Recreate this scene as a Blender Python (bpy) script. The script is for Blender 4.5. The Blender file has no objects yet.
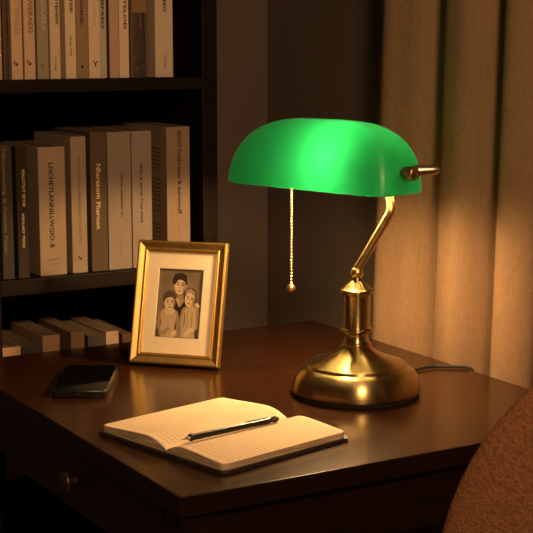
import bpy, bmesh, math, random
from mathutils import Vector, Matrix
random.seed(7)
SC = bpy.context.scene
COL = SC.collection
PI = math.pi

# ------------------------------------------------------------------ camera
F, CX = 1433.0, 266.5
PITCH, YAW, EYE = math.atan(233 / F), math.radians(30.46), 1.23
FW = Vector((math.sin(YAW) * math.cos(PITCH), math.cos(YAW) * math.cos(PITCH), -math.sin(PITCH)))
RT = Vector((math.cos(YAW), -math.sin(YAW), 0))
UP = RT.cross(FW)
CAM = Vector((0, 0, EYE))
cd = bpy.data.cameras.new('camera')
cam = bpy.data.objects.new('camera', cd)
COL.objects.link(cam)
M = Matrix((RT, UP, -FW)).transposed().to_4x4()
M.translation = CAM
cam.matrix_world = M
cd.sensor_width = 36
cd.lens = F / 533 * 36
cd.clip_start = 0.02
SC.camera = cam

def ray(x, y): return FW * F + RT * (x - CX) + UP * (CX - y)
def on_y(x, y, Y):
    d = ray(x, y); return CAM + d * (Y / d.y)

# ------------------------------------------------------------------ light
SC.view_settings.view_transform = 'Standard'
SC.view_settings.look = 'None'
SC.view_settings.exposure = 0.0
SC.view_settings.gamma = 1.0
SC.view_settings.use_curve_mapping = False
w = bpy.data.worlds.new('night'); SC.world = w; w.use_nodes = True
w.node_tree.nodes['Background'].inputs[0].default_value = (1, .7, .5, 1)
w.node_tree.nodes['Background'].inputs[1].default_value = 0.01

def area(name, loc, target, size, power, color):
    l = bpy.data.lights.new(name, 'AREA'); l.shape = 'DISK'; l.size = size
    l.energy = power; l.color = color
    o = bpy.data.objects.new(name, l); COL.objects.link(o)
    o.location = loc
    o.rotation_euler = (Vector(target) - Vector(loc)).to_track_quat('-Z', 'Y').to_euler()
    return o
area('room_light', (0.25, -0.4, 2.1), (1.0, 2.0, 1.1), 0.36, 35, (1.0, .62, .33))
LAMP_COLOR = (1.0, .62, .28)
BULB_STRENGTH = 460

# ------------------------------------------------------------------ materials
def new_mat(name):
    m = bpy.data.materials.new(name); m.use_nodes = True
    nt = m.node_tree; b = nt.nodes['Principled BSDF']
    return m, nt, b
def ramp(nt, fac, c0, c1, p0=.3, p1=.7):
    r = nt.nodes.new('ShaderNodeValToRGB')
    r.color_ramp.elements[0].position = p0; r.color_ramp.elements[0].color = (*c0, 1)
    r.color_ramp.elements[1].position = p1; r.color_ramp.elements[1].color = (*c1, 1)
    nt.links.new(fac, r.inputs[0]); return r.outputs[0]
def noise(nt, scale, stretch=(1, 1, 1), detail=4, rough=.55, rotz=0, coord='Object'):
    tc = nt.nodes.new('ShaderNodeTexCoord'); mp = nt.nodes.new('ShaderNodeMapping')
    mp.inputs['Scale'].default_value = stretch; mp.inputs['Rotation'].default_value = (0, 0, rotz)
    n = nt.nodes.new('ShaderNodeTexNoise'); n.inputs['Scale'].default_value = scale
    n.inputs['Detail'].default_value = detail; n.inputs['Roughness'].default_value = rough
    nt.links.new(tc.outputs[coord], mp.inputs[0]); nt.links.new(mp.outputs[0], n.inputs[0])
    return n.outputs[0]
def bump(nt, b, h, strength, dist=.001):
    n = nt.nodes.new('ShaderNodeBump'); n.inputs['Strength'].default_value = strength
    n.inputs['Distance'].default_value = dist
    nt.links.new(h, n.inputs['Height']); nt.links.new(n.outputs[0], b.inputs['Normal'])
def mat(name, c0, c1=None, scale=20, stretch=(1, 1, 1), rough=.6, metal=0, bumpv=0, spec=.5, sheen=0, detail=4, p0=.3, p1=.7, bdist=.001, coat=0):
    m, nt, b = new_mat(name)
    c1 = c1 or c0
    nz = noise(nt, scale, stretch, detail)
    nt.links.new(ramp(nt, nz, c0, c1, p0, p1), b.inputs['Base Color'])
    b.inputs['Roughness'].default_value = rough; b.inputs['Metallic'].default_value = metal
    b.inputs['Specular IOR Level'].default_value = spec
    if sheen:
        b.inputs['Sheen Weight'].default_value = sheen; b.inputs['Sheen Roughness'].default_value = .4
        b.inputs['Sheen Tint'].default_value = (*c1, 1)
    if coat:
        b.inputs['Coat Weight'].default_value = coat; b.inputs['Coat Roughness'].default_value = .2
    if bumpv: bump(nt, b, nz, bumpv, bdist)
    return m

def wood(name, c0, c1, stretch, rough, spec=.5, scale=14):
    m, nt, b = new_mat(name)
    a = noise(nt, scale, stretch, 6, .6)
    f = noise(nt, scale * 6, tuple(s * 1.0 for s in stretch), 3, .7)
    mix = nt.nodes.new('ShaderNodeMath'); mix.operation = 'MULTIPLY_ADD'
    nt.links.new(f, mix.inputs[0]); mix.inputs[1].default_value = .45
    s2 = nt.nodes.new('ShaderNodeMath'); s2.operation = 'MULTIPLY'; s2.inputs[1].default_value = .6
    nt.links.new(a, s2.inputs[0]); nt.links.new(s2.outputs[0], mix.inputs[2])
    nt.links.new(ramp(nt, mix.outputs[0], c0, c1, .35, .68), b.inputs['Base Color'])
    b.inputs['Specular IOR Level'].default_value = spec
    rr = nt.nodes.new('ShaderNodeMapRange'); rr.inputs[3].default_value = rough - .04; rr.inputs[4].default_value = rough + .06
    nt.links.new(f, rr.inputs[0]); nt.links.new(rr.outputs[0], b.inputs['Roughness'])
    bump(nt, b, mix.outputs[0], .10, .0006)
    return m

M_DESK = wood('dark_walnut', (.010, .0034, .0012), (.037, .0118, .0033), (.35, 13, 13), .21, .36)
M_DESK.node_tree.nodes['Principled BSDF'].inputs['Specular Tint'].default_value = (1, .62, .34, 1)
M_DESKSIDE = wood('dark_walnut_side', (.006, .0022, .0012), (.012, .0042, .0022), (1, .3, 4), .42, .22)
M_CASE = wood('bookcase_wood', (.005, .0022, .0012), (.011, .0048, .0025), (.4, 5, 5), .5, .15)
M_WALL = mat('wall_paint', (.104, .074, .060), (.113, .081, .066), 6, rough=.85, bumpv=.05, spec=.2)
M_CEIL = mat('ceiling_paint', (.35, .31, .27), (.38, .33, .29), 6, rough=.9)
M_FLOOR = wood('floor_oak', (.11, .05, .02), (.2, .1, .045), (.5, 6, 6), .4, .4)
M_TRIM = mat('trim_paint', (.09, .07, .06), rough=.6)

def fabric(name, c0, c1, sc=900, bumpv=.25):
    m, nt, b = new_mat(name)
    a = noise(nt, sc * .3, (1, 1, .12), 2); d = noise(nt, sc * .3, (1, .12, 1), 2); c = noise(nt, 4, (1, 1, .3), 3)
    ad = nt.nodes.new('ShaderNodeMath'); ad.operation = 'ADD'; nt.links.new(a, ad.inputs[0]); nt.links.new(d, ad.inputs[1])
    ml = nt.nodes.new('ShaderNodeMath'); ml.operation = 'MULTIPLY'; ml.inputs[1].default_value = .35; nt.links.new(ad.outputs[0], ml.inputs[0])
    a2 = nt.nodes.new('ShaderNodeMath'); a2.operation = 'MULTIPLY_ADD'; nt.links.new(c, a2.inputs[0]); a2.inputs[1].default_value = .3; nt.links.new(ml.outputs[0], a2.inputs[2])
    nt.links.new(ramp(nt, a2.outputs[0], c0, c1, .35, .65), b.inputs['Base Color'])
    b.inputs['Roughness'].default_value = .9; b.inputs['Specular IOR Level'].default_value = .15
    bump(nt, b, ad.outputs[0], bumpv, .0006)
    return m
M_CURTAIN = fabric('linen_curtain', (.18, .107, .058), (.245, .15, .085))
M_VELVET = mat('brown_boucle', (.125, .050, .021), (.25, .105, .045), 330, rough=.9, bumpv=.6, spec=.1, sheen=.25, detail=5, p0=.32, p1=.72, bdist=.003)

def brass(name, c0, c1, rough, stretch, aniso=0):
    m, nt, b = new_mat(name)
    nz = noise(nt, 60, stretch, 4)
    nt.links.new(ramp(nt, nz, c0, c1, .3, .7), b.inputs['Base Color'])
    b.inputs['Metallic'].default_value = 1
    mr = nt.nodes.new('ShaderNodeMapRange'); mr.inputs[3].default_value = rough - .03; mr.inputs[4].default_value = rough + .03
    nt.links.new(nz, mr.inputs[0]); nt.links.new(mr.outputs[0], b.inputs['Roughness'])
    if not aniso: bump(nt, b, nz, .05, .0003)
    if aniso:
        tg = nt.nodes.new('ShaderNodeTangent'); tg.direction_type = 'RADIAL'; tg.axis = 'Z'
        nt.links.new(tg.outputs[0], b.inputs['Tangent']); b.inputs['Anisotropic'].default_value = aniso; b.inputs['Anisotropic Rotation'].default_value = .25
    return m
M_BRASS = brass('brushed_brass', (.42, .31, .135), (.46, .345, .15), .29, (.5, .5, 9), .8)
M_BRASS2 = brass('polished_brass', (.75, .50, .18), (.82, .56, .22), .34, (1, 1, 3))
M_AGED = brass('aged_brass', (.34, .20, .08), (.62, .38, .15), .4, (4, 4, 4))
M_NICKEL = brass('antique_nickel', (.55, .46, .34), (.65, .55, .40), .3, (2, 2, 2))
M_FRAME = brass('gold_frame', (.56, .35, .10), (.66, .42, .13), .45, (3, 3, 3))
M_BLACK = mat('black_rubber', (.008, .007, .006), rough=.5)
M_FELT = mat('black_felt', (.006, .005, .004), rough=.95, scale=300)
M_PHONE = mat('phone_body', (.012, .010, .009), rough=.25, spec=.6)
M_SCREEN = mat('phone_glass', (.004, .0035, .003), rough=.03, spec=1.0, coat=1)
M_SCREEN.node_tree.nodes['Principled BSDF'].inputs['Coat Roughness'].default_value = .02
M_STEEL = mat('phone_edge', (.30, .21, .12), rough=.25, metal=1)
M_PAPER = mat('cream_paper', (.79, .59, .38), (.82, .62, .40), 40, rough=.85, spec=.2)
M_PAGES = mat('page_edges', (.20, .13, .07), (.66, .49, .31), 26, (1, 1, 30), rough=.9, spec=.1)
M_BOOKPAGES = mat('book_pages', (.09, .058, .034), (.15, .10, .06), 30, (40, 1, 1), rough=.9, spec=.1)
M_RULE = mat('ruled_ink', (.46, .35, .24), rough=.9, spec=.1)
M_NBCOVER = mat('notebook_cover', (.018, .014, .012), (.028, .022, .018), 300, rough=.45, bumpv=.2)
M_PEN = mat('pencil_barrel', (.020, .015, .011), rough=.35, spec=.5)
M_MATBOARD = mat('mat_board', (.74, .60, .40), (.77, .63, .42), 60, rough=.9, spec=.1)
def flat(name, c, rough=.8): return mat(name, c, tuple(v * 1.12 for v in c), 120, rough=rough, spec=.2)

# shade: green outer glass, white opal inner lining
def shade_outer():
    m, nt, b = new_mat('green_glass')
    nt.nodes.remove(b); out = nt.nodes['Material Output']
    tr = nt.nodes.new('ShaderNodeBsdfTranslucent'); tr.inputs[0].default_value = (.004, .125, .042, 1)
    di = nt.nodes.new('ShaderNodeBsdfDiffuse'); di.inputs[0].default_value = (.001, .17, .045, 1)
    gl = nt.nodes.new('ShaderNodeBsdfGlossy'); gl.inputs[0].default_value = (1, 1, 1, 1); gl.inputs['Roughness'].default_value = .42
    m1 = nt.nodes.new('ShaderNodeMixShader'); m1.inputs[0].default_value = .35
    nt.links.new(tr.outputs[0], m1.inputs[1]); nt.links.new(di.outputs[0], m1.inputs[2])
    fr = nt.nodes.new('ShaderNodeFresnel'); fr.inputs[0].default_value = 1.5
    m2 = nt.nodes.new('ShaderNodeMixShader'); nt.links.new(fr.outputs[0], m2.inputs[0])
    nt.links.new(m1.outputs[0], m2.inputs[1]); nt.links.new(gl.outputs[0], m2.inputs[2])
    nt.links.new(m2.outputs[0], out.inputs[0]); return m
def shade_inner():
    m, nt, b = new_mat('opal_lining')
    nt.nodes.remove(b); out = nt.nodes['Material Output']
    tr = nt.nodes.new('ShaderNodeBsdfTransparent'); tr.inputs[0].default_value = (.5, .5, .5, 1)
    di = nt.nodes.new('ShaderNodeBsdfDiffuse'); di.inputs[0].default_value = (.75, .8, .72, 1)
    m1 = nt.nodes.new('ShaderNodeMixShader'); m1.inputs[0].default_value = .6
    nt.links.new(tr.outputs[0], m1.inputs[1]); nt.links.new(di.outputs[0], m1.inputs[2])
    nt.links.new(m1.outputs[0], out.inputs[0]); return m
M_SHADE, M_OPAL = shade_outer(), shade_inner()
def emis(name, col, s):
    m, nt, b = new_mat(name)
    b.inputs['Base Color'].default_value = (.8, .8, .8, 1)
    b.inputs['Emission Color'].default_value = (*col, 1); b.inputs['Emission Strength'].default_value = s
    return m
M_BULB = emis('glowing_bulb', LAMP_COLOR, BULB_STRENGTH)
def glass_pane():
    m, nt, b = new_mat('picture_glass')
    nt.nodes.remove(b); out = nt.nodes['Material Output']
    tr = nt.nodes.new('ShaderNodeBsdfTransparent'); tr.inputs[0].default_value = (.99, .99, .99, 1)
    gl = nt.nodes.new('ShaderNodeBsdfGlossy'); gl.inputs['Roughness'].default_value = .05
    mx = nt.nodes.new('ShaderNodeMixShader'); mx.inputs[0].default_value = .02
    nt.links.new(tr.outputs[0], mx.inputs[1]); nt.links.new(gl.outputs[0], mx.inputs[2])
    nt.links.new(mx.outputs[0], out.inputs[0]); return m
M_GLASS = glass_pane()

# ------------------------------------------------------------------ helpers
def link(name, me, mats, parent=None, smooth=False):
    o = bpy.data.objects.new(name, me); COL.objects.link(o)
    for m in (mats if isinstance(mats, (list, tuple)) else [mats]): me.materials.append(m)
    if parent: o.parent = parent
    if smooth:
        for p in me.polygons: p.use_smooth = True
    return o
def obj(name, bm, mats, parent=None, smooth=False, recalc=True):
    if recalc: bmesh.ops.recalc_face_normals(bm, faces=bm.faces)
    me = bpy.data.meshes.new(name); bm.to_mesh(me); bm.free()
    return link(name, me, mats, parent, smooth)
def box(bm, x0, x1, y0, y1, z0, z1, mi=0, bev=0, seg=2):
    t = bmesh.new()
    r = bmesh.ops.create_cube(t, size=1)
    for v in t.verts:
        v.co = Vector(((x0 + x1) / 2 + v.co.x * (x1 - x0), (y0 + y1) / 2 + v.co.y * (y1 - y0), (z0 + z1) / 2 + v.co.z * (z1 - z0)))
    if bev: bmesh.ops.bevel(t, geom=list(t.edges), offset=bev, segments=seg, affect='EDGES', profile=.5)
    for f in t.faces: f.material_index = mi
    merge(bm, t)
def merge(bm, t):
    vm = {v: bm.verts.new(v.co) for v in t.verts}
    for f in t.faces:
        try:
            nf = bm.faces.new([vm[v] for v in f.verts]); nf.material_index = f.material_index; nf.smooth = f.smooth
        except ValueError: pass
    t.free()
def lathe(bm, prof, n=64, mi=0, cap=True):
    rings = []
    for r, z in prof:
        if r < 1e-6: rings.append([bm.verts.new((0, 0, z))])
        else: rings.append([bm.verts.new((r * math.cos(2 * PI * i / n), r * math.sin(2 * PI * i / n), z)) for i in range(n)])
    for a, b in zip(rings, rings[1:]):
        for i in range(n):
            j = (i + 1) % n
            if len(a) == 1 and len(b) == 1: continue
            if len(a) == 1: f = bm.faces.new((a[0], b[i], b[j]))
            elif len(b) == 1: f = bm.faces.new((a[i], a[j], b[0]))
            else: f = bm.faces.new((a[i], a[j], b[j], b[i]))
            f.material_index = mi
    if cap:
        for r in (rings[0], rings[-1]):
            if len(r) > 1: bm.faces.new(r)
def tube(bm, pts, rad, n=16):
    pts = [Vector(p) for p in pts]
    rads = rad if isinstance(rad, (list, tuple)) else [rad] * len(pts)
    rings = []; prev = None
    for i, p in enumerate(pts):
        t = (pts[min(i + 1, len(pts) - 1)] - pts[max(i - 1, 0)]).normalized()
        if prev is None:
            u = t.orthogonal().normalized()
        else:
            u = (prev - t * prev.dot(t)).normalized()
        prev = u; v = t.cross(u)
        rings.append([bm.verts.new(p + (u * math.cos(2 * PI * k / n) + v * math.sin(2 * PI * k / n)) * rads[i]) for k in range(n)])
    for a, b in zip(rings, rings[1:]):
        for k in range(n):
            bm.faces.new((a[k], a[(k + 1) % n], b[(k + 1) % n], b[k]))
    bm.faces.new(rings[0]); bm.faces.new(rings[-1])
def spline(pts, n=10):
    P = [Vector(p) for p in pts]; P = [P[0] * 2 - P[1]] + P + [P[-1] * 2 - P[-2]]; out = []
    for i in range(1, len(P) - 2):
        for k in range(n):
            t = k / n; a, b, c, d = P[i - 1:i + 3]
            out.append(.5 * ((2 * b) + (c - a) * t + (2 * a - 5 * b + 4 * c - d) * t * t + (3 * b - a - 3 * c + d) * t ** 3))
    out.append(P[-2]); return out
def thing(name, label, cat, loc=(0, 0, 0), group=None, matrix=None):
    o = bpy.data.objects.new(name, None); COL.objects.link(o); o.empty_display_size = .05
    if matrix is not None: o.matrix_world = matrix
    else: o.location = loc
    o['label'] = label; o['category'] = cat
    if group: o['group'] = group
    return o
def struct(name, bm, m, smooth=False):
    o = obj(name, bm, m, smooth=smooth); o['kind'] = 'structure'; return o
def rounded_prism(bm, w, h, r, z0, z1, bev=0, seg=6, mi=0, c=(0, 0)):
    t = bmesh.new(); vs = []
    for cx_, cy_, a0 in ((w / 2 - r, h / 2 - r, 0), (-w / 2 + r, h / 2 - r, PI / 2), (-w / 2 + r, -h / 2 + r, PI), (w / 2 - r, -h / 2 + r, 1.5 * PI)):
        for k in range(seg + 1):
            a = a0 + PI / 2 * k / seg
            vs.append((c[0] + cx_ + r * math.cos(a), c[1] + cy_ + r * math.sin(a)))
    lo = [t.verts.new((x, y, z0)) for x, y in vs]; hi = [t.verts.new((x, y, z1)) for x, y in vs]
    fb = t.faces.new(lo[::-1]); ft = t.faces.new(hi)
    for i in range(len(vs)):
        j = (i + 1) % len(vs); t.faces.new((lo[i], lo[j], hi[j], hi[i]))
    if bev:
        bmesh.ops.bevel(t, geom=list(fb.edges) + list(ft.edges), offset=bev, segments=3, affect='EDGES', profile=.5)
    for f in t.faces: f.material_index = mi
    merge(bm, t)

# ------------------------------------------------------------------ room shell
RX0, RX1, RY0, RY1, RZ = -1.7, 1.375, -1.5, 2.335, 2.55
bm = bmesh.new(); box(bm, RX0 - .1, RX1 + .1, RY0 - .1, RY1 + .1, -.1, 0); struct('floor', bm, M_FLOOR)
bm = bmesh.new(); box(bm, RX0 - .1, RX1 + .1, RY0 - .1, RY1 + .1, RZ, RZ + .1); struct('ceiling', bm, M_CEIL)
bm = bmesh.new(); box(bm, RX0 - .1, RX1 + .1, RY1, RY1 + .1, 0, RZ); struct('wall_back', bm, M_WALL)
bm = bmesh.new(); box(bm, RX1, RX1 + .1, RY0, RY1, 0, RZ); struct('wall_right', bm, M_WALL)
bm = bmesh.new(); box(bm, RX0 - .1, RX0, RY0, RY1, 0, RZ); struct('wall_left', bm, M_WALL)
bm = bmesh.new(); box(bm, RX0 - .1, RX1 + .1, RY0 - .1, RY0, 0, RZ); struct('wall_front', bm, M_WALL)
bm = bmesh.new(); box(bm, RX0, .70, RY1 - .012, RY1, 0, .09, bev=.003); box(bm, 1.112, RX1 - .012, RY1 - .012, RY1, 0, .09, bev=.003)
struct('baseboard_back', bm, M_TRIM)
bm = bmesh.new(); box(bm, RX1 - .012, RX1, RY0, RY1, 0, .09, bev=.003); struct('baseboard_right', bm, M_TRIM)

# ------------------------------------------------------------------ bookcase
BX0, BX1, BY0, BY1 = .708, 1.108, 2.04, 2.33
IX0, IX1 = .7345, 1.081
case = thing('bookcase', 'tall dark brown wooden bookcase standing behind the desk', 'bookcase', (BX0, BY0, 0))
def cpart(name, *b, bev=.0012):
    bm = bmesh.new(); box(bm, b[0] - BX0, b[1] - BX0, b[2] - BY0, b[3] - BY0, b[4], b[5], bev=bev)
    return obj(name, bm, M_CASE, case)
cpart('side_panel', BX0, IX0, BY0, BY1, 0, 1.80)
cpart('side_panel', IX1, BX1, BY0, BY1, 0, 1.80)
cpart('back_panel', IX0, IX1, BY1 - .01, BY1, .05, 1.80)
cpart('top_panel', IX0, IX1, BY0, BY1, 1.775, 1.80)
cpart('plinth', IX0, IX1, BY0 + .01, BY0 + .03, 0, .05)
SH = [(.05, .075), (.515, .54), (.836, .860), (1.142, 1.1615), (1.455, 1.475)]
for z0, z1 in SH: cpart('shelf', IX0, IX1, BY0, BY1 - .01, z0, z1)

# ------------------------------------------------------------------ books
FONT_CACHE = {}
def text_mesh(s):
    if s not in FONT_CACHE:
        c = bpy.data.curves.new('t', 'FONT'); c.body = s; c.resolution_u = 2; c.offset = .022; c.extrude = .01
        o = bpy.data.objects.new('t', c); COL.objects.link(o)
        bpy.context.view_layer.update()
        me = bpy.data.meshes.new_from_object(o.evaluated_get(bpy.context.evaluated_depsgraph_get()))
        bpy.data.objects.remove(o); bpy.data.curves.remove(c)
        me.materials.clear(); FONT_CACHE[s] = me
    return FONT_CACHE[s].copy()
def spine_text(s, length, height, vert=True):
    """mesh lying in a plane facing -Y, centred on the origin"""
    me = text_mesh(s)
    xs = [v.co.x for v in me.vertices]; ys = [v.co.y for v in me.vertices]
    mx, my, sx, sy = (min(xs) + max(xs)) / 2, (min(ys) + max(ys)) / 2, length / (max(xs) - min(xs)), height / (max(ys) - min(ys))
    for v in me.vertices:
        a, b, c = (v.co.x - mx) * sx, (v.co.y - my) * sy, v.co.z * .02
        v.co = Vector((b, -c, -a)) if vert else Vector((a, -c, b))
    return me
BY = 2.055
INK = flat('dark_ink', (.035, .02, .012)); INK2 = flat('faded_ink', (.20, .12, .07)); GOLDINK = flat('pale_ink', (.50, .36, .20))
def book(label, xl, xr, ybot, ztop, zbase, color, group, depth=.15, hard=False, texts=(), marks=(), y=BY, yref=None, rnd=False):
    xref = yref if yref is not None else ybot
    a = on_y(xl, xref, y).x; b = on_y(xr, xref, y).x
    a += .0003; b -= .0003
    wd = b - a; cx_ = (a + b) / 2; h = ztop - zbase
    t = thing('book', label, 'book', (cx_, y, zbase + .0003), group)
    cv = flat('cover_' + str(len(bpy.data.materials)), color) if isinstance(color, tuple) else color
    e = .003 if hard else .0006; th = min(.0022 if hard else .0009, wd * .12)
    bm = bmesh.new()
    if rnd:
        n = 8; pr = []
        for k in range(n + 1):
            an = PI * k / n; pr.append((-wd / 2 * math.cos(an), -.0 - .0035 * math.sin(an) + .0035))
        for x0, x1 in zip(pr, pr[1:]):
            vs = [bm.verts.new(p) for p in ((x0[0], x0[1], 0), (x1[0], x1[1], 0), (x1[0], x1[1], h), (x0[0], x0[1], h))]
            bm.faces.new(vs)
            vs2 = [bm.verts.new(p) for p in ((x0[0] * .9, x0[1] + th, 0), (x1[0] * .9, x1[1] + th, 0), (x1[0] * .9, x1[1] + th, h), (x0[0] * .9, x0[1] + th, h))]
            bm.faces.new(vs2[::-1]); bm.faces.new((vs[3], vs[2], vs2[2], vs2[3])); bm.faces.new((vs[1], vs[0], vs2[0], vs2[1]))
    else: box(bm, -wd / 2, wd / 2, 0, th, 0, h, bev=min(.0005, th * .4), seg=1)
    box(bm, -wd / 2, -wd / 2 + th, th * .6 if not rnd else .0035, depth, 0, h, bev=min(.0003, th * .3), seg=1)
    box(bm, wd / 2 - th, wd / 2, th * .6 if not rnd else .0035, depth, 0, h, bev=min(.0003, th * .3), seg=1)
    obj('cover', bm, cv, t, recalc=True)
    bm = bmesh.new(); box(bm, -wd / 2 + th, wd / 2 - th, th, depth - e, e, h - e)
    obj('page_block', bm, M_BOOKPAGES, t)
    for s, y0, y1, xc, hp, ink in texts:
        p0 = on_y(xc, y0, y); p1 = on_y(xc, y1, y)
        zt = min(p0.z, ztop - .006); L = zt - p1.z; zc = (zt + p1.z) / 2
        o = link('title', spine_text(s, L, hp * .00145), ink, t)
        o.location = (on_y(xc, (y0 + y1) / 2, y).x - cx_, -.0002, zc - zbase)
    for kind, xc, yc, sz, ink in marks:
        p = on_y(xc, yc, y); bm = bmesh.new(); s = sz * .00145 / 2
        if kind == 'dot': box(bm, -s, s, -.0004, .0002, -s, s, bev=s * .45 if s * .45 < .0002 else 0); 
        elif kind == 'bar': box(bm, -s * 2.2, s * 2.2, -.0004, .0002, -s * .7, s * .7)
        elif kind == 'logo':
            for (x0, x1, z0, z1) in ((-1, -.4, -.2, 1), (-.4, .9, -1, -.3), (.2, .9, -.3, .3), (-.9, -.1, .7, 1.1)):
                box(bm, x0 * s, x1 * s, -.0004, .0002, z0 * s, z1 * s)
        elif kind == 'wye':
            for sx in (-1, 1):
                q = [(-.15 * s, 0), (.25 * s, 0), (sx * .9 * s + .2 * s, s), (sx * .9 * s - .25 * s, s)]
                bm.faces.new([bm.verts.new((u, -.0004, v)) for u, v in q])
            box(bm, -.2 * s, .25 * s, -.0004, .0002, -s, .1 * s)
        o = obj('emblem', bm, ink, t); o.location = (p.x - cx_, 0, p.z - zbase)
    return t

G1 = 'books on the upper shelf'; G2 = 'books on the middle shelf'; G3 = 'low books behind the desk'
TAN, CREAM, GREY, OLIVE = (.53, .35, .215), (.60, .44, .30), (.27, .225, .145), (.26, .165, .085)
zu = SH[3][1]
book('sliver of a brown book at the far left end of the upper shelf', -3.2, 1.6, 40, 1.37, zu, (.4, .23, .13), G1, yref=40)
b = book('narrow worn dark brown leather book, second from left on the upper shelf', 2.5, 10, 40, 1.385, zu, mat('worn_leather', (.02, .010, .006), (.07, .035, .02), 90, rough=.6, bumpv=.4), G1, yref=40, rnd=True)
book('tan book with blind embossed title and a black hook emblem near its foot', 11, 22.3, 40, 1.375, zu, TAN, G1, yref=40, texts=[('MANTE STEPIREL', -40, 37, 16.5, 5.5, flat('emboss_tan', (.40, .25, .15)))], marks=[('logo', 16, 64, 4.5, INK)])
book('tan book with dark lettering and angular black emblem, beside the grey-green book', 23.8, 35, 40, 1.38, zu, (.52, .345, .215), G1, yref=40, texts=[('TONES AL WERAEG', -45, 33, 29.7, 5, INK2)], marks=[('logo', 29.3, 63, 4.5, INK)])
book('grey-green book with pale lettering and small round dot at foot', 36.8, 48.2, 40, 1.37, zu, GREY, G1, yref=40, texts=[('ROM LE PANOUSEA', -48, 31, 42.5, 4.5, GOLDINK)], marks=[('dot', 42.3, 66, 3, INK2)])
book('cream book with black title, beside the dark gap on the upper shelf', 49.8, 60.3, 40, 1.378, zu, (.55, .40, .27), G1, yref=40, texts=[('SALEN THE INOTEHEW', -48, 25, 56, 3.2, INK), ('TE TIOM', 57, 70, 55.5, 2, INK2)])
book('cream book with short black title, just left of the olive-brown book', 65.2, 76, 40, 1.38, zu, CREAM, G1, yref=40, texts=[('MASTEN NORTEIB!', -42, 13, 70.5, 3.4, INK), ('TEE ELA TOPE', 35, 56, 70.5, 2.2, INK2)])
book('olive-brown book with black dot at foot of its spine', 76.2, 88.2, 40, 1.37, zu, OLIVE, G1, yref=40, texts=[('NIRE ALTSWOEND', -40, 25, 81, 3.4, INK)], marks=[('dot', 82.3, 67, 2.8, INK)])
b8 = book('thick two-tone book, cream with a greyer right strip and black Y emblem', 88.6, 106.4, 40, 1.385, zu, CREAM, G1, yref=40, texts=[('LORS DE TATSEE', -42, 26, 93.6, 3, GOLDINK), ('AN PORELIEFAEO', -44, 29, 102, 3.4, INK)], marks=[('wye', 95.5, 64, 6, INK)])
xa = on_y(99.4, 40, BY).x - b8.location.x; xb = on_y(106.3, 40, BY).x - b8.location.x
bm = bmesh.new(); box(bm, xa, xb, -.0001, .0003, .001, .222); o = obj('spine_strip', bm, flat('strip_grey', (.40, .33, .25)), b8); o['label'] = 'grey strip down the right of the spine'
book('narrow tattered dark book squeezed beside the pinkish-tan book', 106.8, 109.2, 40, 1.37, zu, (.03, .015, .01), G1, yref=40)
book('plain pinkish-tan book without lettering on the upper shelf', 109.4, 119, 40, 1.365, zu, (.42, .27, .19), G1, yref=40)
book('slim cream book with black title, just left of old leather volume', 119.2, 129, 40, 1.38, zu, CREAM, G1, yref=40, texts=[('MES SAANTELOEI', -44, 29, 124.5, 3.4, INK)])
bl_ = book('wide old dark leather book with a tan label high on its spine', 130, 149, 40, 1.385, zu, mat('old_leather', (.022, .012, .008), (.075, .035, .02), 70, rough=.65, bumpv=.5, bdist=.0015), G1, yref=40, rnd=True)
bm = bmesh.new(); zz = on_y(140, 13, BY).z - zu; box(bm, -.0125, .0125, -.0008, .0012, zz, zz + .055, bev=.0003)
for q in ((.001, .0022, zz - .024, zz - .002), (-.007, -.0055, .013, .016), (.0055, .0065, .017, .019)):
    b2 = bmesh.new(); box(b2, q[0], q[1], -.0008, .001, q[2], q[3]); obj('gilt_mark', b2, flat('gilt', (.22, .12, .05)), bl_)
o = obj('spine_label', bm, flat('label_tan', (.22, .12, .05)), bl_); o['label'] = 'tan leather spine label'
book('wide cream book standing rightmost on the upper shelf', 155, 173, 40, 1.38, zu, (.50, .38, .275), G1, yref=40, depth=.17, texts=[('THE RONTE ALEEO', -48, 12, 164, 4, INK), ('TTEIVOIN', 55, 69, 165, 2, INK2)])

zl = SH[2][1]
def zt(x, y, Y=BY): return on_y(x, y, Y).z
book('dark grey-brown book with faded tall script title, leftmost on middle shelf', 1.3, 13, 210, zt(7, 145), zl, (0.043, 0.033, 0.025), G2, yref=210, texts=[('Nlemmuntig & Asnunt Fotar', 149, 256, 4.5, 5, flat('dull_gold', (.17, .11, .065)))])
book('thin dark brown book with small pale lettering beside the thick tan book', 17, 28.5, 210, zt(23, 146.5), zl, (0.025, 0.016, 0.011), G2, yref=210, texts=[('VEALDTSUT SDTAE', 169, 207, 23.5, 3, GOLDINK), ('RENLARY TIDSE', 214, 248, 23.5, 2.6, GOLDINK)])
L3 = book('thick tan book with large black capitals down its spine on middle shelf', 39, 66, 210, zt(52, 147), zl, (0.270, 0.192, 0.128), G2, yref=210, hard=False, texts=[('LNCHETLANNILLWGIO:.B', 163, 248, 51.5, 5.2, INK)])
for s, yc in (('NITSERAE', 259.5), ('KENGO', 264)):
    me = spine_text(s, .017 if yc < 262 else .013, .0022, False); o = link('imprint', me, INK2, L3)
    p = on_y(54, yc, BY); o.location = (p.x - L3.location.x, -.0002, p.z - zl)
book('tall tan book with tiny faded title and small black emblem at its foot', 71.5, 87, 210, zt(79, 136.6), zl, (0.254, 0.187, 0.128), G2, yref=210, texts=[('WHINE CRESTON & MAP CETEATTE TMAT TNU', 157, 245, 79.5, 2.6, flat('tan_ink', (.17, .105, .06)))], marks=[('logo', 80.3, 258, 4, INK)])
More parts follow.
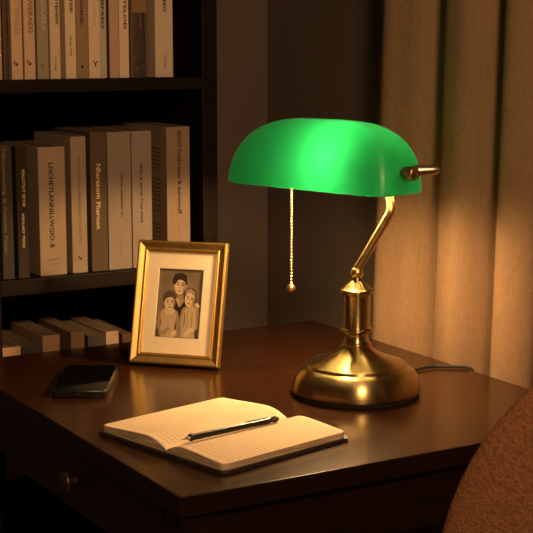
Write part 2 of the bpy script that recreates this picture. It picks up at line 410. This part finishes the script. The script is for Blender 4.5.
book('brown book with large pale serif-like title on the middle shelf', 91, 107.3, 210, zt(99, 132), zl, (0.084, 0.054, 0.033), G2, yref=210, texts=[('Nlerasom', 164, 199, 98.5, 5.6, GOLDINK), ('Phernon', 202, 229, 98.5, 5.2, GOLDINK)])
book('wide plain cream book with small central title on the middle shelf', 108.2, 131.5, 210, zt(120, 132), zl, (0.218, 0.165, 0.126), G2, yref=210, texts=[('eTlsus noeaseen on', 173, 217, 122, 2.6, INK), ('Nennner', 243, 256, 121, 1.8, INK2)])
book('cream book with thin dark title, just behind left edge of picture frame', 132.3, 152.3, 210, zt(142, 131), zl, (0.229, 0.174, 0.135), G2, yref=210, texts=[('ADle, at aarnet Trnat sstatt', 163, 223, 141.5, 3.4, INK)])
L8 = book('thick tan book at right end of middle shelf with lines of print on its side', 167, 190.3, 210, zt(178, 127), zl, (0.235, 0.160, 0.106), G2, yref=210, depth=.19, texts=[("EIGO'Tnebi-teot & aunusnuff", 131, 214, 179.5, 4.6, INK), ('Temnnat', 221, 238, 179.5, 2, INK2)])
bm = bmesh.new(); xs_ = on_y(167, 210, BY).x + .0003 - L8.location.x
for k, yy in enumerate([150, 154, 158, 162, 166, 170, 181, 185.5, 190, 194, 198, 203, 208, 213, 227, 231, 235, 240, 245]):
    z = zt(160, yy) - zl; y1 = .10 - (.03 if k % 4 == 3 else 0)
    box(bm, xs_ - .0004, xs_ + .0003, .022, y1, z - .0006, z + .0006)
o = obj('back_cover_text', bm, flat('side_print', (.09, .055, .03)), L8); o['label'] = 'black printed lines on the left cover'

zb = SH[1][1]
low = [(1.0, 21, 347.5, (.36, .22, .12), 'light tan book top, leftmost of the low row behind the desk'),
       (22, 41, 346, (.040, .032, .024), 'flat dark grey book top between the two leftmost tan books, low row'),
       (42.5, 60, 335.5, (.26, .155, .085), 'tan book rising highest at left of the low row behind the phone'),
       (71, 84.6, 332, (.13, .075, .04), 'brown book in low row behind the right half of the phone'),
       (88, 105.6, 335.5, (.045, .036, .027), 'dark grey book in low row, left of the pale narrow one'),
       (106, 119, 331.5, (.36, .245, .15), 'pale narrow cream book in the low row near the picture frame'),
       (122, 133.5, 334, (.10, .055, .03), 'dark brown book in the low row partly behind the picture frame')]
for xl, xr, yt, c, lab in low:
    book(lab, xl, xr, 345, zt((xl + xr) / 2, yt), zb, c, G3, yref=345, depth=.14)

# ------------------------------------------------------------------ desk
DX0, DX1, DY0, DY1, DZ = .653, 1.278, 1.289, 2.017, .75
desk = thing('desk', 'dark walnut writing desk with satin top in front of the bookcase', 'desk', (DX0, DY0, 0))
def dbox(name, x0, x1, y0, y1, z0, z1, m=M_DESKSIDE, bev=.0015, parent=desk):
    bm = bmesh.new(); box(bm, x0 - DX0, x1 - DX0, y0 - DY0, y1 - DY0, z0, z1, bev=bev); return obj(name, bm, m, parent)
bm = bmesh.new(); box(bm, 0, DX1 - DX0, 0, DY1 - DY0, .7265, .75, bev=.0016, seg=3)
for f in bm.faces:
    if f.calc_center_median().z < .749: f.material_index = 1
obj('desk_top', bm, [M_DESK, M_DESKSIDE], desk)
ins = .006
for x0 in (DX0 + ins, DX1 - ins - .042):
    for y0 in (DY0 + ins, DY1 - ins - .042):
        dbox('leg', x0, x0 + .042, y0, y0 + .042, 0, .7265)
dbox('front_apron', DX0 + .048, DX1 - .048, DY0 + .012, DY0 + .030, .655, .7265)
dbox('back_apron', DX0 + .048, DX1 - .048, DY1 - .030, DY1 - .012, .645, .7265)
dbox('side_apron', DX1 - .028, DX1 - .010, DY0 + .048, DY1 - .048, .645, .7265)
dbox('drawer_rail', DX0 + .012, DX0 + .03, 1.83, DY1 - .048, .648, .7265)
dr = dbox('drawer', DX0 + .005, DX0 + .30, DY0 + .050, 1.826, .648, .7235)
bm = bmesh.new(); lathe(bm, [(0, 0), (.0048, 0), (.0042, .006), (.0048, .011), (.011, .0125), (.0135, .015), (.0135, .018), (.011, .0205), (0, .0215)], 32)
bmesh.ops.rotate(bm, cent=(0, 0, 0), matrix=Matrix.Rotation(-PI / 2, 3, 'Y'), verts=bm.verts)
bmesh.ops.translate(bm, vec=(.005, 1.575 - DY0, .6895), verts=bm.verts)
o = obj('knob', bm, mat('knob_wood', (.022, .011, .006), rough=.4), dr, smooth=True); o['label'] = 'round turned knob'

# ------------------------------------------------------------------ curtain and rod
GROOVES = [.66, .80, .93, 1.06, 1.19, 1.31, 1.43, 1.530, 1.628, 1.758, 1.94]
def curtain_x(y, z):
    y = y + .010 * (z - 1.1) + .006 * math.sin(z * 2.1)
    for g0, g1 in zip(GROOVES, GROOVES[1:]):
        if g0 <= y <= g1: break
    t = min(max((y - g0) / (g1 - g0), 0), 1)
    return 1.366 - .060 * min(1.15, (g1 - g0) / .12) * math.sin(PI * t ** .85) ** .9 + .003 * math.sin(y * 97 + z * 1.1)
bm = bmesh.new(); ny, nz = 420, 40; Y0, Y1 = .80, 1.893
grid = []
for i in range(ny + 1):
    y = Y0 + (Y1 - Y0) * i / ny; row = []
    for j in range(nz + 1):
        z = .015 + 2.30 * j / nz
        yy = y + .010 * math.sin(z * 1.7 + 1) * (y - Y0) / (Y1 - Y0) + (1.0 - z) * .015 * (y - Y0) / (Y1 - Y0)
        row.append(bm.verts.new((curtain_x(y, z), yy, z)))
    grid.append(row)
for i in range(ny):
    for j in range(nz):
        f = bm.faces.new((grid[i][j], grid[i + 1][j], grid[i + 1][j + 1], grid[i][j + 1])); f.smooth = True
cur = obj('curtain', bm, M_CURTAIN, smooth=True)
sm = cur.modifiers.new('s', 'SOLIDIFY'); sm.thickness = .0018; sm.offset = 0
cur['label'] = 'long beige linen curtain hanging in vertical folds beside the lamp'; cur['category'] = 'curtain'
rod = thing('curtain_rod', 'dark metal rod above the frame carrying the beige curtain', 'curtain rod', (1.336, .7, 2.335))
bm = bmesh.new(); tube(bm, [(0, 0, 0), (0, 1.30, 0)], .012); obj('rod', bm, M_AGED, rod, smooth=True)
for yy in (.05, 1.25):
    bm = bmesh.new(); box(bm, .0, .039, yy - .01, yy + .01, -.012, .012, bev=.002); obj('bracket', bm, M_AGED, rod)

# ------------------------------------------------------------------ lamp
LX, LY = 1.060, 1.564
lamp = thing('desk_lamp', 'brass banker lamp with glowing green glass shade, standing on the desk', 'lamp', (LX, LY, DZ + .0004))
bm = bmesh.new(); lathe(bm, [(0, 0), (.0845, 0), (.0855, .003), (.0855, .0036)], 96); obj('felt_pad', bm, M_FELT, lamp, smooth=False)
prof = [(.0850, .0036), (.0868, .0055), (.0872, .009), (.0866, .014), (.0850, .020), (.0825, .026), (.0790, .0315), (.0745, .0355), (.0700, .0378), (.0672, .0385),
        (.0675, .0400), (.0670, .0415), (.0655, .0425), (.0640, .0428), (.0600, .0440), (.0540, .0462), (.0480, .0485), (.0420, .0508), (.0360, .0535), (.0310, .0562), (.0265, .0592), (.0230, .0624), (.0205, .0650), (.0190, .0672)]
bm = bmesh.new(); lathe(bm, prof, 128); obj('base', bm, M_BRASS, lamp, smooth=True)
prof = [(.0190, .0668), (.0200, .0675), (.0203, .0688), (.0196, .0698), (.0184, .0705), (.0170, .0730), (.0158, .0765), (.0151, .0800), (.0152, .0832), (.0172, .0845),
        (.0200, .0852), (.0216, .0862), (.0220, .0878), (.0214, .0892), (.0186, .0900), (.0182, .0912), (.0182, .1345), (.0186, .1360), (.0206, .1370), (.0222, .1385), (.0228, .1405), (.0224, .1422), (.0205, .1430),
        (.0185, .1445), (.0150, .1480), (.0115, .1512), (.0085, .1535), (.0066, .1548), (.0062, .1560), (.0062, .1580)]
bm = bmesh.new(); lathe(bm, prof, 96); obj('stem', bm, M_BRASS, lamp, smooth=True)
bm = bmesh.new(); bmesh.ops.create_uvsphere(bm, u_segments=32, v_segments=20, radius=.0088, matrix=Matrix.Translation((0, 0, .1645))); obj('ball_joint', bm, M_BRASS2, lamp, smooth=True)

d1 = Vector((.263, -.965, 0)).normalized(); d2 = Vector((.965, .263, 0)).normalized()
SX, SY, SZ = 1.0705, 1.6710, 1.0205           # middle of the shade's rim plane
HL, HW, HH = .149, .050, .0925
shade_m = Matrix((d1, d2, Vector((0, 0, 1)))).transposed().to_4x4()
shade_m.translation = Vector((SX - LX, SY - LY, SZ - DZ))
def shade_surface(inset):
    """loaf-shaped half shell: superquadric in (theta, phi)"""
    bm = bmesh.new(); nt_, np_ = 120, 36; rings = []
    sg = lambda v, e: math.copysign(abs(v) ** e, v)
    for j in range(np_ + 1):
        phi = PI / 2 * j / np_
        c, s = max(math.cos(phi), 0), math.sin(phi)
        ring = []
        for i in range(nt_):
            th = 2 * PI * i / nt_
            ring.append(bm.verts.new(((HL - inset) * sg(math.cos(th), PE) * c ** EL, (HW - inset) * sg(math.sin(th), PE) * c ** EW + .010 * s, (HH - inset) * s ** EZ)))
        rings.append(ring)
    for a, b in zip(rings, rings[1:]):
        for i in range(nt_):
            k = (i + 1) % nt_; bm.faces.new((a[i], a[k], b[k], b[i]))
    bmesh.ops.remove_doubles(bm, verts=bm.verts, dist=1e-5)
    return bm, rings
EL, EW, EZ, PE = .55, .95, .95, .28
bm, _ = shade_surface(0); sh = obj('lamp_shade', bm, M_SHADE, lamp, smooth=True); sh.matrix_local = shade_m
sh['label'] = 'glowing green glass shade'
bm, _ = shade_surface(.0028); o = obj('shade_lining', bm, M_OPAL, sh, smooth=True)
o['label'] = 'white opal inner face'
# glass lip joining the two faces
bm = bmesh.new(); nt_ = 120; sg = lambda v, e: math.copysign(abs(v) ** e, v)
def rimring(inset, z): return [bm.verts.new(((HL - inset) * sg(math.cos(2 * PI * i / nt_), PE), (HW - inset) * sg(math.sin(2 * PI * i / nt_), PE), z)) for i in range(nt_)]
rr = [rimring(0, 0), rimring(.0004, -.0008), rimring(.0014, -.0012), rimring(.0024, -.0008), rimring(.0028, 0)]
for a, b in zip(rr, rr[1:]):
    for i in range(nt_):
        k = (i + 1) % nt_; bm.faces.new((a[i], a[k], b[k], b[i]))
obj('shade_rim', bm, M_SHADE, sh, smooth=True)
# everything on the shade's own axis (local frame of the shade)
def onshade(name, bm, m, parent=sh, smooth=True):
    return obj(name, bm, m, parent, smooth)
def axial(prof, n=48, z=.024):
    bm = bmesh.new(); lathe(bm, prof, n)
    bmesh.ops.rotate(bm, cent=(0, 0, 0), matrix=Matrix.Rotation(PI / 2, 3, 'Y'), verts=bm.verts)
    bmesh.ops.translate(bm, vec=(0, 0, z), verts=bm.verts); return bm
KZ = .028
onshade('knob', axial([(0, HL - .004), (.0062, HL - .004), (.0062, HL + .0015), (.0088, HL + .002), (.0092, HL + .004), (.0092, HL + .015), (.0086, HL + .0170), (.0055, HL + .0175), (.005, HL + .0168), (0, HL + .0168)], z=KZ), M_AGED)['label'] = 'round aged brass knob on the shade end'
onshade('socket', axial([(0, .076), (.013, .076), (.0145, .079), (.0145, .100), (.010, .106), (.006, .110), (.006, HL - .004), (0, HL - .004)], z=KZ), M_BRASS2)
bm = axial([(0, -.022), (.009, -.0205), (.0155, -.014), (.0185, -.004), (.0190, .006), (.0175, .018), (.0140, .032), (.0125, .042), (.0125, .050), (0, .050)], 24, KZ - .003)
bmesh.ops.translate(bm, vec=(.026, .004, 0), verts=bm.verts)
onshade('bulb', bm, M_BULB)['label'] = 'lit bulb inside the shade'
# bent arm from the ball joint up to the socket
inv = shade_m
P = [Vector((0, 0, .170)), RT * .0105 + Vector((0, 0, .187)), RT * .0235 + Vector((0, 0, .210)), RT * .0365 + Vector((0, 0, .233)), RT * .0440 + Vector((0, 0, .251))]
endp = shade_m @ Vector((.120, 0, KZ))
P += [endp + Vector((0, 0, -.022)), endp]
bm = bmesh.new(); tube(bm, spline(P, 8), .0058, 20); obj('arm', bm, M_BRASS2, lamp, smooth=True)
# side rod beyond the shade end
k0 = shade_m @ Vector((HL - .004, .018, KZ + .001))
k1 = k0 + RT * .038 + Vector((0, 0, .0022))
bm = bmesh.new(); dd = k1 - k0
tube(bm, [k0, k0 + dd * .25, k0 + dd * .75, k0 + dd * .93, k0 + dd * .98, k1], [.0074, .0076, .0062, .0052, .0042, .0015], 24)
o = obj('pivot_rod', bm, M_NICKEL, lamp, smooth=True); o['label'] = 'tapered nickel rod past the shade end'
# pull chain
cxp, cyp = 1.0475 - LX, 1.712 - LY
bm = bmesh.new(); z = .300
while z > .131:
    bmesh.ops.create_uvsphere(bm, u_segments=10, v_segments=6, radius=.0021, matrix=Matrix.Translation((cxp, cyp, z))); z -= .0046
tube(bm, [(cxp, cyp, .128), (cxp, cyp, .300)], .0006, 6)
ch = obj('pull_chain', bm, M_BRASS2, lamp, smooth=True)
bm = bmesh.new(); bmesh.ops.create_uvsphere(bm, u_segments=24, v_segments=16, radius=.0060, matrix=Matrix.Translation((cxp, cyp, .1225)))
bmesh.ops.create_cone(bm, segments=16, radius1=.003, radius2=.0018, depth=.005, matrix=Matrix.Translation((cxp, cyp, .129)), cap_ends=True)
obj('chain_ball', bm, M_BRASS2, ch, smooth=True)
# power cord
def dk(x, y, z=0): return Vector((x - LX, y - LY, z))
pts = [dk(1.135, 1.600, .006), dk(1.165, 1.612, .0035), dk(1.200, 1.622, .0028), dk(1.235, 1.628, .0028), dk(1.262, 1.612, .0028), dk(1.276, 1.600, .0026), dk(1.2835, 1.592, -.004), dk(1.286, 1.586, -.03), dk(1.286, 1.590, -.20), dk(1.288, 1.60, -.50), dk(1.292, 1.66, -.735), dk(1.30, 1.80, -.747), dk(1.335, 1.93, -.747)]
bm = bmesh.new(); tube(bm, spline(pts, 10), .0023, 10); o = obj('power_cord', bm, M_BLACK, lamp, smooth=True); o['label'] = 'thin black cord running off the desk edge'

# ------------------------------------------------------------------ picture frame
bl = Vector((.8682, 1.8725, .75)); xd = Vector((.689, -.725, 0)).normalized(); back = Vector((.725, .689, 0)).normalized()
FWD, FH = .1375, .1815; lean = math.atan(.050 / .178)
upv = (back * math.sin(lean) + Vector((0, 0, math.cos(lean)))).normalized(); nrm = xd.cross(upv)  # faces the camera
fm = Matrix((xd, upv, nrm)).transposed().to_4x4(); fm.translation = bl + Vector((0, 0, .0035))
fr = thing('picture_frame', 'gold picture frame with cream mat and old family photograph, on the desk', 'picture frame', matrix=fm)
prof = [(0, -.006), (0, .0042), (.0010, .0056), (.0028, .0060), (.0046, .0054), (.0100, .0030), (.0114, .0028), (.0122, .0036), (.0134, .0038), (.0144, .0030), (.0150, .0020), (.0158, .0024), (.0164, .0016), (.0164, -.002), (.0164, -.006)]
bm = bmesh.new(); rings = []
for ins_, z in prof:
    rings.append([bm.verts.new(p) for p in ((ins_, ins_, z), (FWD - ins_, ins_, z), (FWD - ins_, FH - ins_, z), (ins_, FH - ins_, z))])
for a, b in zip(rings, rings[1:] + rings[:1]):
    for i in range(4): bm.faces.new((a[i], a[(i + 1) % 4], b[(i + 1) % 4], b[i]))
obj('frame_moulding', bm, M_FRAME, fr)
bm = bmesh.new(); box(bm, .014, FWD - .014, .014, FH - .014, -.0055, -.0030); obj('backing_board', bm, M_BLACK, fr)
PX0, PX1, PY0, PY1 = .0345, .1030, .0400, .1410
bm = bmesh.new(); A0, A1, B0, B1 = .0164, FWD - .0164, .0164, FH - .0164
o4 = [(A0, B0), (A1, B0), (A1, B1), (A0, B1)]; i4 = [(PX0, PY0), (PX1, PY0), (PX1, PY1), (PX0, PY1)]
oo = [bm.verts.new((x, y, 0)) for x, y in o4]; ii = [bm.verts.new((x, y, 0)) for x, y in i4]; lo = [bm.verts.new((x, y, -.0016)) for x, y in i4]; ob = [bm.verts.new((x, y, -.0016)) for x, y in o4]
for i in range(4):
    k = (i + 1) % 4; bm.faces.new((oo[i], oo[k], ii[k], ii[i])); bm.faces.new((ii[i], ii[k], lo[k], lo[i])); bm.faces.new((oo[k], oo[i], ob[i], ob[k])); bm.faces.new((ob[k], ob[i], lo[i], lo[k]))
obj('mat_board', bm, M_MATBOARD, fr)
bm = bmesh.new(); box(bm, A0 - .001, A1 + .001, B0 - .001, B1 + .001, .0012, .0018); obj('glass', bm, M_GLASS, fr)
# photograph
PW, PH = PX1 - PX0, PY1 - PY0
def sep(n, v): return flat('sepia_' + n, (v * 1.1, v * .78, v * .45), .7)
S_BG, S_BLK, S_DRK, S_MID, S_SKN, S_LGT = mat('sepia_backdrop', (.12, .082, .045), (.19, .13, .075), 40, rough=.7), sep('black', .022), sep('dark', .06), sep('mid', .25), sep('skin', .50), sep('light', .38)
ph = bmesh.new(); box(ph, PX0 - .001, PX1 + .001, PY0 - .001, PY1 + .001, -.0029, -.0024); photo = obj('photograph', ph, S_BG, fr); photo['label'] = 'sepia portrait of three people'
zc = [-.00235]
def figure(name, shapes):
    bm = bmesh.new(); mats = []
    for m, pts in shapes:
        if m not in mats: mats.append(m)
        zc[0] += .000018
        cl = [(min(max(x, 0.0), 1.0), min(max(y, 0.0), 1.0)) for x, y in pts]
        vs = [bm.verts.new((PX0 + x * PW, PY1 - y * PH, zc[0])) for x, y in cl]
        f = bm.faces.new(vs); f.material_index = mats.index(m)
        if f.normal.z < 0 or True:
            f.normal_update()
            if f.normal.z < 0: f.normal_flip()
    return obj(name, bm, mats, photo, recalc=False)
def ell(cx_, cy_, rx, ry, a0=0, a1=2 * PI, n=22, rot=0):
    out = []
    for k in range(n):
        a = a0 + (a1 - a0) * k / n; x, y = rx * math.cos(a), ry * math.sin(a)
        out.append((cx_ + x * math.cos(rot) - y * math.sin(rot), cy_ + x * math.sin(rot) + y * math.cos(rot)))
    return out
def face(cx_, cy_, rx, ry, rot=0):
    s = [(S_SKN, ell(cx_, cy_, rx, ry, rot=rot))]
    R_ = lambda x, y: (cx_ + x * rx * math.cos(rot) - y * ry * math.sin(rot), cy_ + x * rx * math.sin(rot) + y * ry * math.cos(rot))
    s.append((S_MID, [R_(x, y) for x, y in ((.55, -.55), (.92, -.3), (.93, .35), (.5, .88), (.62, .1))]))
    for q in (-.42, .42):
        c = R_(q, -.12); s.append((S_BLK, ell(c[0], c[1], rx * .19, ry * .085, rot=rot)))
        c = R_(q, -.34); s.append((S_DRK, ell(c[0], c[1], rx * .26, ry * .055, rot=rot)))
    c = R_(.06, .28); s.append((S_MID, [R_(x, y) for x, y in ((-.02, -.1), (.16, .3), (-.16, .3))]))
    c = R_(.0, .58); s.append((S_DRK, ell(c[0], c[1], rx * .30, ry * .07, rot=rot)))
    return s
figure('portrait_figure', [
    (S_BLK, [(.30, .62), (.36, .47), (.44, .41), (.52, .385), (.62, .40), (.72, .46), (.78, .60), (.78, .75), (.30, .75)]),
    (S_MID, [(.45, .38), (.58, .38), (.60, .47), (.52, .55), (.45, .46)]),
    (S_LGT, [(.40, .43), (.46, .41), (.52, .53), (.50, .56)]),
    (S_BLK, ell(.47, .165, .165, .105)), (S_BLK, [(.32, .14), (.36, .07), (.50, .05), (.62, .09), (.645, .19), (.62, .28), (.33, .27)]),
    (S_MID, ell(.352, .255, .022, .032)), (S_MID, ell(.618, .255, .022, .032))] + face(.485, .245, .120, .128, .05) + [
    (S_BLK, [(.35, .19), (.40, .12), (.50, .10), (.60, .14), (.615, .20), (.52, .155), (.44, .155), (.38, .22)])])
figure('portrait_figure', [
    (S_MID, [(.02, .98), (.04, .68), (.10, .60), (.20, .565), (.36, .565), (.48, .62), (.53, .72), (.52, .99)]),
    (S_LGT, [(.10, .64), (.20, .58), (.34, .58), (.44, .64), (.46, .80), (.40, .99), (.14, .99), (.10, .80)]),
    (S_DRK, ell(.27, .42, .145, .10)), (S_DRK, ell(.155, .49, .03, .05)), (S_MID, ell(.145, .51, .02, .03)),
    (S_LGT, [(.20, .55), (.34, .55), (.33, .62), (.27, .65), (.20, .60)])] + face(.285, .50, .118, .108, -.03) + [
    (S_DRK, [(.16, .46), (.18, .38), (.28, .355), (.39, .38), (.41, .46), (.33, .415), (.24, .42)]),
    (S_SKN, [(.18, .585), (.27, .63), (.24, .67), (.15, .615)]), (S_SKN, [(.38, .585), (.28, .63), (.31, .67), (.42, .62)]),
    (S_DRK, ell(.28, .70, .008, .006)), (S_DRK, ell(.28, .78, .008, .006)), (S_DRK, ell(.28, .86, .008, .006)),
    (S_DRK, [(.09, .80), (.12, .70), (.115, .84)]), (S_DRK, [(.46, .72), (.475, .86), (.43, .95), (.44, .84)]),
    (S_MID, [(.13, .92), (.30, .84), (.34, .87), (.20, .98)]), (S_SKN, [(.34, .93), (.46, .88), (.50, .93), (.42, .99), (.36, .98)]),
    (S_DRK, [(.02, .90), (.06, .86), (.11, .99), (.02, .99)])])
figure('portrait_figure', [
    (S_MID, [(.54, .99), (.53, .72), (.57, .58), (.66, .53), (.80, .50), (.92, .53), (.97, .62), (.985, .80), (.97, .99)]),
    (S_LGT, [(.60, .99), (.59, .70), (.64, .57), (.78, .535), (.88, .57), (.90, .75), (.92, .99)]),
    (S_DRK, ell(.74, .37, .145, .105, rot=.1)), (S_DRK, [(.80, .33), (.88, .38), (.89, .46), (.84, .50), (.80, .44)])] + face(.725, .435, .110, .108, .18) + [
    (S_MID, [(.62, .40), (.64, .30), (.74, .275), (.84, .33), (.85, .42), (.76, .345), (.68, .34)]),
    (S_SKN, [(.86, .48), (.93, .49), (.97, .53), (.93, .55), (.87, .52)]),
    (S_DRK, [(.635, .66), (.65, .60), (.655, .80), (.63, .86)]), (S_MID, [(.70, .60), (.715, .60), (.72, .85), (.70, .85)]), (S_MID, [(.80, .60), (.815, .60), (.83, .85), (.80, .85)]),
    (S_SKN, [(.66, .93), (.74, .86), (.84, .84), (.86, .88), (.76, .93), (.68, .98)]),
    (S_DRK, [(.88, .90), (.96, .84), (.97, .99), (.90, .99)])])
# easel back
bm = bmesh.new(); box(bm, .045, .093, .030, .150, -.0095, -.0065, bev=.0005)
obj('frame_back', bm, M_BLACK, fr)
hinge = fm @ Vector((FWD / 2, .125, -.0105)); foot = hinge + back * .052; foot.z = .7515
fi = fm.inverted(); a = fi @ hinge; b = fi @ foot
bm = bmesh.new()
v = [bm.verts.new(p) for p in (a + Vector((-.012, 0, 0)), a + Vector((.012, 0, 0)), b + Vector((.018, 0, 0)), b + Vector((-.018, 0, 0)))]
f = bm.faces.new(v); ex = bmesh.ops.extrude_face_region(bm, geom=[f]); bmesh.ops.translate(bm, vec=(0, .0015, .001), verts=[q for q in ex['geom'] if isinstance(q, bmesh.types.BMVert)])
obj('easel_leg', bm, M_BLACK, fr)

# ------------------------------------------------------------------ phone
a = math.radians(59.5)
pm = Matrix.Rotation(a - PI / 2, 4, 'Z'); pm.translation = Vector((.7645, 1.793, .75))
phone = thing('smartphone', 'black smartphone lying face up on the left of the desk', 'phone', matrix=pm)
bm = bmesh.new(); rounded_prism(bm, .0755, .150, .011, 0, .0105, bev=.0030); obj('body', bm, M_PHONE, phone, smooth=True)
bm = bmesh.new(); rounded_prism(bm, .0705, .1450, .0090, .0099, .0109, bev=.0003); sc_ = obj('screen', bm, M_SCREEN, phone)
bm = bmesh.new(); box(bm, -.006, .006, .0690, .0700, .0108, .01095); obj('speaker_slot', bm, M_STEEL, sc_)
bm = bmesh.new(); box(bm, .0368, .0382, .012, .030, .0030, .0060, bev=.0006); obj('side_button', bm, M_STEEL, phone)
bm = bmesh.new(); box(bm, .0368, .0382, .038, .062, .0030, .0060, bev=.0006); obj('volume_button', bm, M_STEEL, phone)
bm = bmesh.new(); box(bm, -.005, .005, -.0756, -.0746, .0035, .0058, bev=.0004); obj('charging_port', bm, M_STEEL, phone)

# ------------------------------------------------------------------ notebook
na = math.radians(12.9); nm = Matrix.Rotation(na, 4, 'Z'); nm.translation = Vector((.8045, 1.4555, .75))
nb = thing('notebook', 'open ruled notebook with black cover lying at the front of the desk', 'notebook', matrix=nm)
NL, NWS = .196, {1: .124, -1: .100}
bm = bmesh.new(); rounded_prism(bm, NL + .008,   .232, .008, .0002, .0040, bev=.0010, c=(0, .012))
obj('cover', bm, M_NBCOVER, nb, smooth=False)
bm = bmesh.new(); tube(bm, [(-(NL + .007) / 2, 0, .0024), ((NL + .006) / 2, 0, .0024)], .0026, 12); obj('spine', bm, M_NBCOVER, nb, smooth=True)
def hgt(u, side):
    # u 0 gutter .. 1 outer edge
    peak = (.0165 if side > 0 else .0155)
    out = .0112
    g = .0058
    if u < .30:
        t = u / .30; s = math.sin(t * PI / 2) ** .8
        return g + (peak - g) * s
    t = (u - .30) / .70
    return peak + (out - peak) * (t * t * (3 - 2 * t) * .55 + t * .45)
def page_block(side):
    NW = NWS[side]; bm = bmesh.new(); nu, nl = 40, 44; top = []; bot = []; R_ = .007
    for i in range(nu + 1):
        u = i / nu; rt_, rb_ = [], []
        for j in range(nl + 1):
            s = -1 + 2 * j / nl
            yv = u * NW; half = NL / 2
            dx = yv - (NW - R_)
            if dx > 0: half = NL / 2 - R_ + math.sqrt(max(R_ * R_ - dx * dx, 0))
            rt_.append(bm.verts.new((s * half, side * yv, hgt(u, side)))); rb_.append(bm.verts.new((s * half, side * yv, .004)))
        top.append(rt_); bot.append(rb_)
    for i in range(nu):
        for j in range(nl):
            f = bm.faces.new((top[i][j], top[i + 1][j], top[i + 1][j + 1], top[i][j + 1])); f.material_index = 0; f.smooth = True
            bm.faces.new((bot[i][j], bot[i][j + 1], bot[i + 1][j + 1], bot[i + 1][j])).material_index = 1
        for j in (0, nl):
            bm.faces.new((top[i][j], top[i + 1][j], bot[i + 1][j], bot[i][j])).material_index = 1
    for i in (0, nu):
        for j in range(nl):
            bm.faces.new((top[i][j], top[i][j + 1], bot[i][j + 1], bot[i][j])).material_index = 1
    o = obj('page_block', bm, [M_PAPER, M_PAGES], nb)
    bm = bmesh.new(); n = 26
    for k in range(n):
        x = -NL / 2 + .012 + (NL - .024) * k / (n - 1); prev = None
        for i in range(2, nu + 1):
            u = i / nu * .985; z = hgt(u, side) + .00018
            cur_ = (bm.verts.new((x - .00042, side * u * NW, z)), bm.verts.new((x + .00042, side * u * NW, z)))
            if prev: bm.faces.new((prev[0], prev[1], cur_[1], cur_[0]))
            prev = cur_
    obj('ruled_lines', bm, M_RULE, o)
    return o
page_block(1); page_block(-1)
# ------------------------------------------------------------------ pencil
p0, p1 = Vector((.7225, 1.4225, .75)), Vector((.8660, 1.4445, .75))
loc = nm.inverted()
pd = (p1 - p0).normalized(); rz = math.atan2(pd.y, pd.x)
pzm = .75 + .0155 + .0041
pmx = Matrix.Rotation(rz, 4, 'Z'); pmx.translation = Vector((p0.x, p0.y, pzm))
pen = thing('pencil', 'black mechanical pencil lying along the gutter of the open notebook', 'pencil', matrix=pmx)
def axx(prof, n=24):
    bm = bmesh.new(); lathe(bm, prof, n); bmesh.ops.rotate(bm, cent=(0, 0, 0), matrix=Matrix.Rotation(PI / 2, 3, 'Y'), verts=bm.verts); return bm
obj('barrel', axx([(0, .0130), (.0036, .0130), (.0041, .0150), (.0041, .1300), (.0038, .1315), (0, .1315)], 8), M_PEN, pen)
obj('tip', axx([(0, 0), (.0005, .0002), (.0008, .0045), (.0024, .0110), (.0036, .0130), (0, .0130)]), mat('tip_metal', (.55, .42, .27), rough=.3, metal=1), pen, smooth=True)
obj('grip_ring', axx([(0, .0125), (.0043, .0125), (.0046, .0140), (.0043, .0165), (0, .0165)]), M_BLACK, pen, smooth=True)
obj('end_cap', axx([(0, .1315), (.0030, .1315), (.0032, .1380), (.0040, .1385), (.0038, .1420), (.0025, .1445), (0, .1450)]), M_PEN, pen, smooth=True)
bm = bmesh.new(); box(bm, .095, .128, -.0009, .0009, .0038, .0046, bev=.0003); obj('clip', bm, M_BLACK, pen)

# ------------------------------------------------------------------ chair
CXC = .961
chair = thing('chair', 'brown textured fabric chair with rounded back at the front of the desk', 'chair', (CXC, 0.911, 0))
def shell():
    bm = bmesh.new(); nr, na_ = 22, 72; hw, hh, z0 = .225, .290, .695; T = .030
    def P_(r, a, s):
        e = 2 / 2.68
        sx = math.copysign(abs(math.cos(a)) ** e, math.cos(a)); sz = math.copysign(abs(math.sin(a)) ** e, math.sin(a))
        x, z = r * hw * sx, r * hh * sz
        y = .0855 * (x / hw) ** 2 - .020 * (z / hh) - .03
        return Vector((x, y + s * T * (1 - r ** 5) ** .5, z0 + z))
    for s in (-1, 1):
        c = bm.verts.new(P_(0, 0, s)); prev = None
        for i in range(1, nr + 1):
            r = math.sin(PI / 2 * i / nr)
            ring = [bm.verts.new(P_(r, 2 * PI * k / na_, s)) for k in range(na_)]
            for k in range(na_):
                m = (k + 1) % na_
                if prev is None: bm.faces.new((c, ring[k], ring[m]))
                else: bm.faces.new((prev[k], ring[k], ring[m], prev[m]))
            prev = ring
    bmesh.ops.remove_doubles(bm, verts=bm.verts, dist=1e-5)
    return bm
obj('backrest', shell(), M_VELVET, chair, smooth=True)
bm = bmesh.new(); rounded_prism(bm, .42, .42, .09, .40, .48, bev=.025, seg=10, c=(0, .235)); obj('seat', bm, M_VELVET, chair, smooth=True)
for sx in (-1, 1):
    for yy in (.06, .39):
        bm = bmesh.new(); tube(bm, [(sx * .17, yy, .405), (sx * .20, yy + (.03 if yy > .2 else -.03), 0)], [.017, .010], 16); obj('leg', bm, M_CASE, chair, smooth=True)
